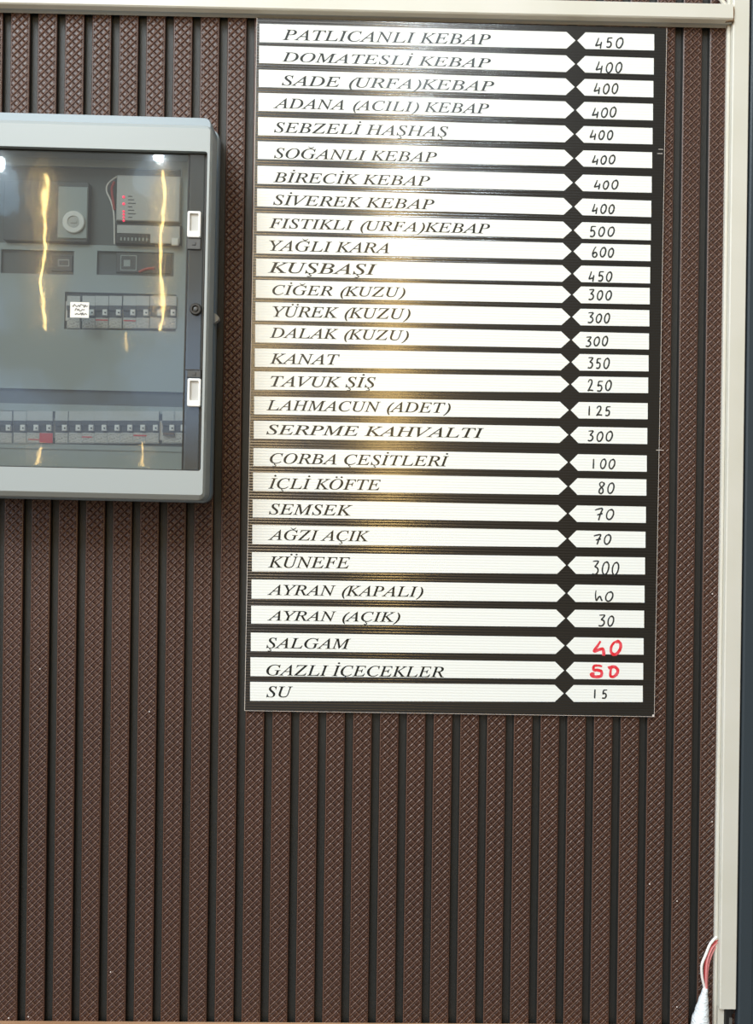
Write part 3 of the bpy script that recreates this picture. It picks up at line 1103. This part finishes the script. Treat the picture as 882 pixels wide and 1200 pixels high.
for k in range(8):
    x_ = lerp(q3[0] + .002, q3[1] - .002, k / 7)
    mb.box(x_, x_ + .0018, -.0569, -.0565, q3[2] + .002, q3[3] - .002, 1)
mb.build('display', [M['screen'], M['shield']], lw)
mb = MB()
q3 = local(r, rect(201, 209, 279, 287.5, -.058))
mb.box(q3[0], q3[1], -.0585, -.0565, q3[2], q3[3], ch=.0006)
mb.build('push_button', M['white'], lw)

# wires between the meters
for nm, mt, pp, lab in (('wire', 'wire_white', [(137, 207), (127, 215), (125, 224), (130, 236), (133.5, 252), (134.2, 286)], 'thin pale wire curving down between the two meters'),
                        ('wire', 'wire_red', [(134, 213), (131, 222), (133, 238), (134, 246)], 'short dark red wire beside the pale electronic meter')):
    mb = MB()
    mb.tube(smooth_path([at(a_, b_, -.0515) for a_, b_ in pp]), .0010 if mt == 'wire_white' else .0016, 7)
    tag(mb.build(nm, M[mt], smooth=True), lab, 'wire')

# terminal blocks seen in the two small windows
for (a0_, a1_, b0_, b1_, lab, extra) in ((60, 85, 300, 318, 'small dark terminal block with a pale tag in the first window', 0), (136, 200, 296.5, 320, 'dark terminal block with a pale plate and red lead in the second window', 1)):
    q = rect(a0_, a1_, b0_, b1_, -.0485)
    r = box_empty('terminal_block', (q[0] + q[1]) / 2, q[2], 0)
    tag(r, lab, 'terminal block')
    l = local(r, q)
    mb = MB()
    mb.box(l[0], l[1], -.0490, -.0469, l[2], l[3], ch=.0006)
    mb.build('housing', M['darkgrey'], r)
    mb = MB()
    if extra:
        s_ = local(r, rect(141, 160, 299, 317, -.0493))
        plate(mb, s_[0], s_[1], s_[2], s_[3], [(s_[0] + .001, s_[1] - .001, s_[2] + .001, s_[3] - .001)], -.0494, -.0490)
        mb.box(s_[0] + .004, s_[0] + .012, -.0494, -.0490, s_[2] + .005, s_[2] + .013)
        mb.build('plate', M['shield'], r)
        mb = MB()
        e0 = local(r, rect(163, 181, 313, 320, -.0495))
        mb.tube(smooth_path([(e0[0], -.0497, e0[2] + .001), ((e0[0] + e0[1]) / 2, -.0500, e0[2] + .005), (e0[1], -.0497, e0[2] + .006)]), .0016)
        mb.build('red_lead', M['wire_red'], r, smooth=True)
    else:
        s_ = local(r, rect(68, 81, 304, 312, -.0493))
        plate(mb, s_[0], s_[1], s_[2], s_[3], [(s_[0] + .001, s_[1] - .001, s_[2] + .001, s_[3] - .001)], -.0494, -.0490)
        mb.build('tag', M['shield'], r)

# --- circuit breakers: one built with its parts, the rest copied
BW = .0164


def make_breaker():
    r_ = empty('circuit_breaker')
    h_ = .0395
    w_ = BW / 2 - .0003
    mb = MB()
    # side profile (y, z): shoulder, nose, foot
    pf = [(-.0476, 0), (-.0510, 0), (-.0510, .0005), (-.0512, .0125), (-.0512, .0130), (-.0500, .0132), (-.0500, .0275), (-.0525, .0278), (-.0525, h_), (-.0476, h_)]
    mb.loft([[(xx, p[0], p[1]) for p in pf] for xx in (-w_, w_)])
    mb.build('body', M['brk'], r_)
    mb = MB()
    mb.box(-w_ + .0001, w_ - .0001, -.0532, -.0499, .0215, .0274)
    mb.box(-w_ + .0001, w_ - .0001, -.0512, -.0499, .0133, .0216)
    mb.build('toggle', M['darkgrey'], r_)
    mb = MB()
    mb.box(w_ - .0064, w_ - .0004, -.0550, -.0499, .0150, .0225, ch=.0006)
    kn = mb.build('toggle_guard', M['white'], r_)
    mb = MB()
    mb.loft([ring2(w_ - .0027, .0184, .0011, -.0549, 8), ring2(w_ - .0027, .0184, .0011, -.0553, 8)])
    mb.build('dot', M['black'], kn)
    mb = MB()
    mb.box(-w_ + .0006, w_ - .0006, -.0516, -.0509, .0010, .0122)
    mb.build('rating_label', M['rating'], r_)
    return r_


def copy_tree(o_, parent=None):
    c_ = o_.copy()
    COL.objects.link(c_)
    if parent: c_.parent = parent
    for ch_ in list(o_.children): copy_tree(ch_, c_)
    return c_


up = [86, 103.8, 119.2, 135, 151.8, 167, 183, 198.8]
lo = [6.4, 23.2, 38.8, 53.8, 72, 88, 103, 118.2, 133.4, 148.4, 163.4, 178.2, 197.4, 210.6]
upl = ['grey circuit breaker behind the white handwritten sticker on the door in the upper row',
       'grey circuit breaker next to the white handwritten sticker, upper row',
       'upper-row circuit breaker with a red mark, second after the white sticker',
       'upper-row grey circuit breaker, third after the white sticker',
       'upper-row circuit breaker with a red mark, fourth after the white sticker',
       'upper-row grey circuit breaker, fifth after the white sticker',
       'upper-row grey circuit breaker, second from the end nearest the door lock',
       'upper-row grey circuit breaker at the end nearest the door lock']
lol = ['lower-row circuit breaker cut by the photo edge, third left of the red sticker',
       'lower-row circuit breaker second to the left of the red sticker',
       'lower-row circuit breaker with a thin red mark just left of the red sticker',
       'lower-row circuit breaker carrying the square red sticker',
       'lower-row circuit breaker first across the gap from the red sticker',
       'lower-row circuit breaker second across the gap from the red sticker',
       'lower-row circuit breaker with red print, third across the gap from the red sticker',
       'lower-row circuit breaker fourth across the gap from the red sticker',
       'lower-row circuit breaker fifth across the gap from the red sticker',
       'lower-row circuit breaker sixth across the gap from the red sticker',
       'lower-row circuit breaker with red scrawl, seventh across the gap from the red sticker',
       'lower-row plain circuit breaker just before the second gap',
       'lower-row circuit breaker with its brown lever down, after the second gap',
       'lower-row narrow circuit breaker last in the row beside the door ridge']
proto = make_breaker()
first = True
upper = []
lower = []
for xs_, yb2, labs, store in ((up, 384.8, upl, upper), (lo, 519.5, lol, lower)):
    for px, lab in zip(xs_, labs):
        o_ = proto if first else copy_tree(proto)
        first = False
        e = xb(px, yb2, -.051)
        p = XW @ Vector((e[0], 0, e[1]))
        o_.location = (p.x, 0, p.z)
        o_.rotation_euler = (0, bxo.rotation_euler[1], 0)
        tag(o_, lab, 'circuit breaker', 'circuit breakers in the upper row' if store is upper else 'circuit breakers in the lower row')
        store.append(o_)


def stick(parent, name, mt, x0, x1, z0, z1, y=-.0519, lab=None):
    mb = MB()
    mb.box(x0, x1, y, -.0514, z0, z1)
    o_ = mb.build(name, M[mt], parent)
    if lab: tag(o_, lab)
    return o_


stick(upper[2], 'red_mark', 'redsticker', -.0075, .0075, .0093, .0108)
stick(upper[4], 'red_mark', 'redsticker', -.0075, .0075, .0085, .0100)
stick(lower[2], 'red_mark', 'redsticker', -.006, .0075, .0040, .0052)
stick(lower[3], 'red_sticker', 'redsticker', -.0075, .0085, .0004, .0125, -.0522, 'square red sticker')
stick(lower[6], 'red_mark', 'redsticker', -.0075, .0050, .0068, .0084)
stick(lower[10], 'red_mark', 'redsticker', -.0075, .0085, .0086, .0104)
stick(lower[12], 'brown_lever', 'glue', -.006, .0075, .0100, .0128, -.0560)
# white sticker with handwriting on the door, over the first breaker
q = rect(82.3, 104.3, 354.2, 372.3, YD)
mb = MB()
mb.box(q[0], q[1], YD - .0004, YD - .00005, q[2], q[3])
sk = mb.build('paper_sticker', M['paper'], dr)
tag(sk, 'white sticker with small black handwriting')
mb = MB()
w_, h_ = q[1] - q[0], q[3] - q[2]
for k, (v_, n_, a0_, a1_) in enumerate(((.74, 17, .12, .94), (.48, 11, .26, .78), (.24, 14, .26, .90))):
    pts = [(q[0] + w_ * lerp(a0_, a1_, j / n_), q[2] + h_ * (v_ + random.uniform(-.11, .11))) for j in range(n_ + 1)]
    v2, f2 = ribbon(smooth2(pts, 3), .0009)
    mb.add([(p[0], YD - .0005, p[1]) for p in v2], f2)
mb.build('handwriting', M['pen'], sk)

# ------------------------------------------------------------------ small nail heads and plaster specks left on the panelling
for px, py in ((834, 963), (761, 1036), (793, 1056), (793, 1180), (10.4, 1193), (33.3, 1191.5), (129.5, 1139), (47, 784), (175, 834), (834.5, 696)):
    p = at(px, py, 0)
    mb = MB()
    mb.loft([[(p.x + k_ * math.cos(a_ * PI / 4), y_, p.z + k_ * .8 * math.sin(a_ * PI / 4)) for a_ in range(8)] for k_, y_ in ((.0010, .0003), (.0010, -.0004), (.0005, -.0007))])
    mb.build('plaster_speck', M['core'], wall)
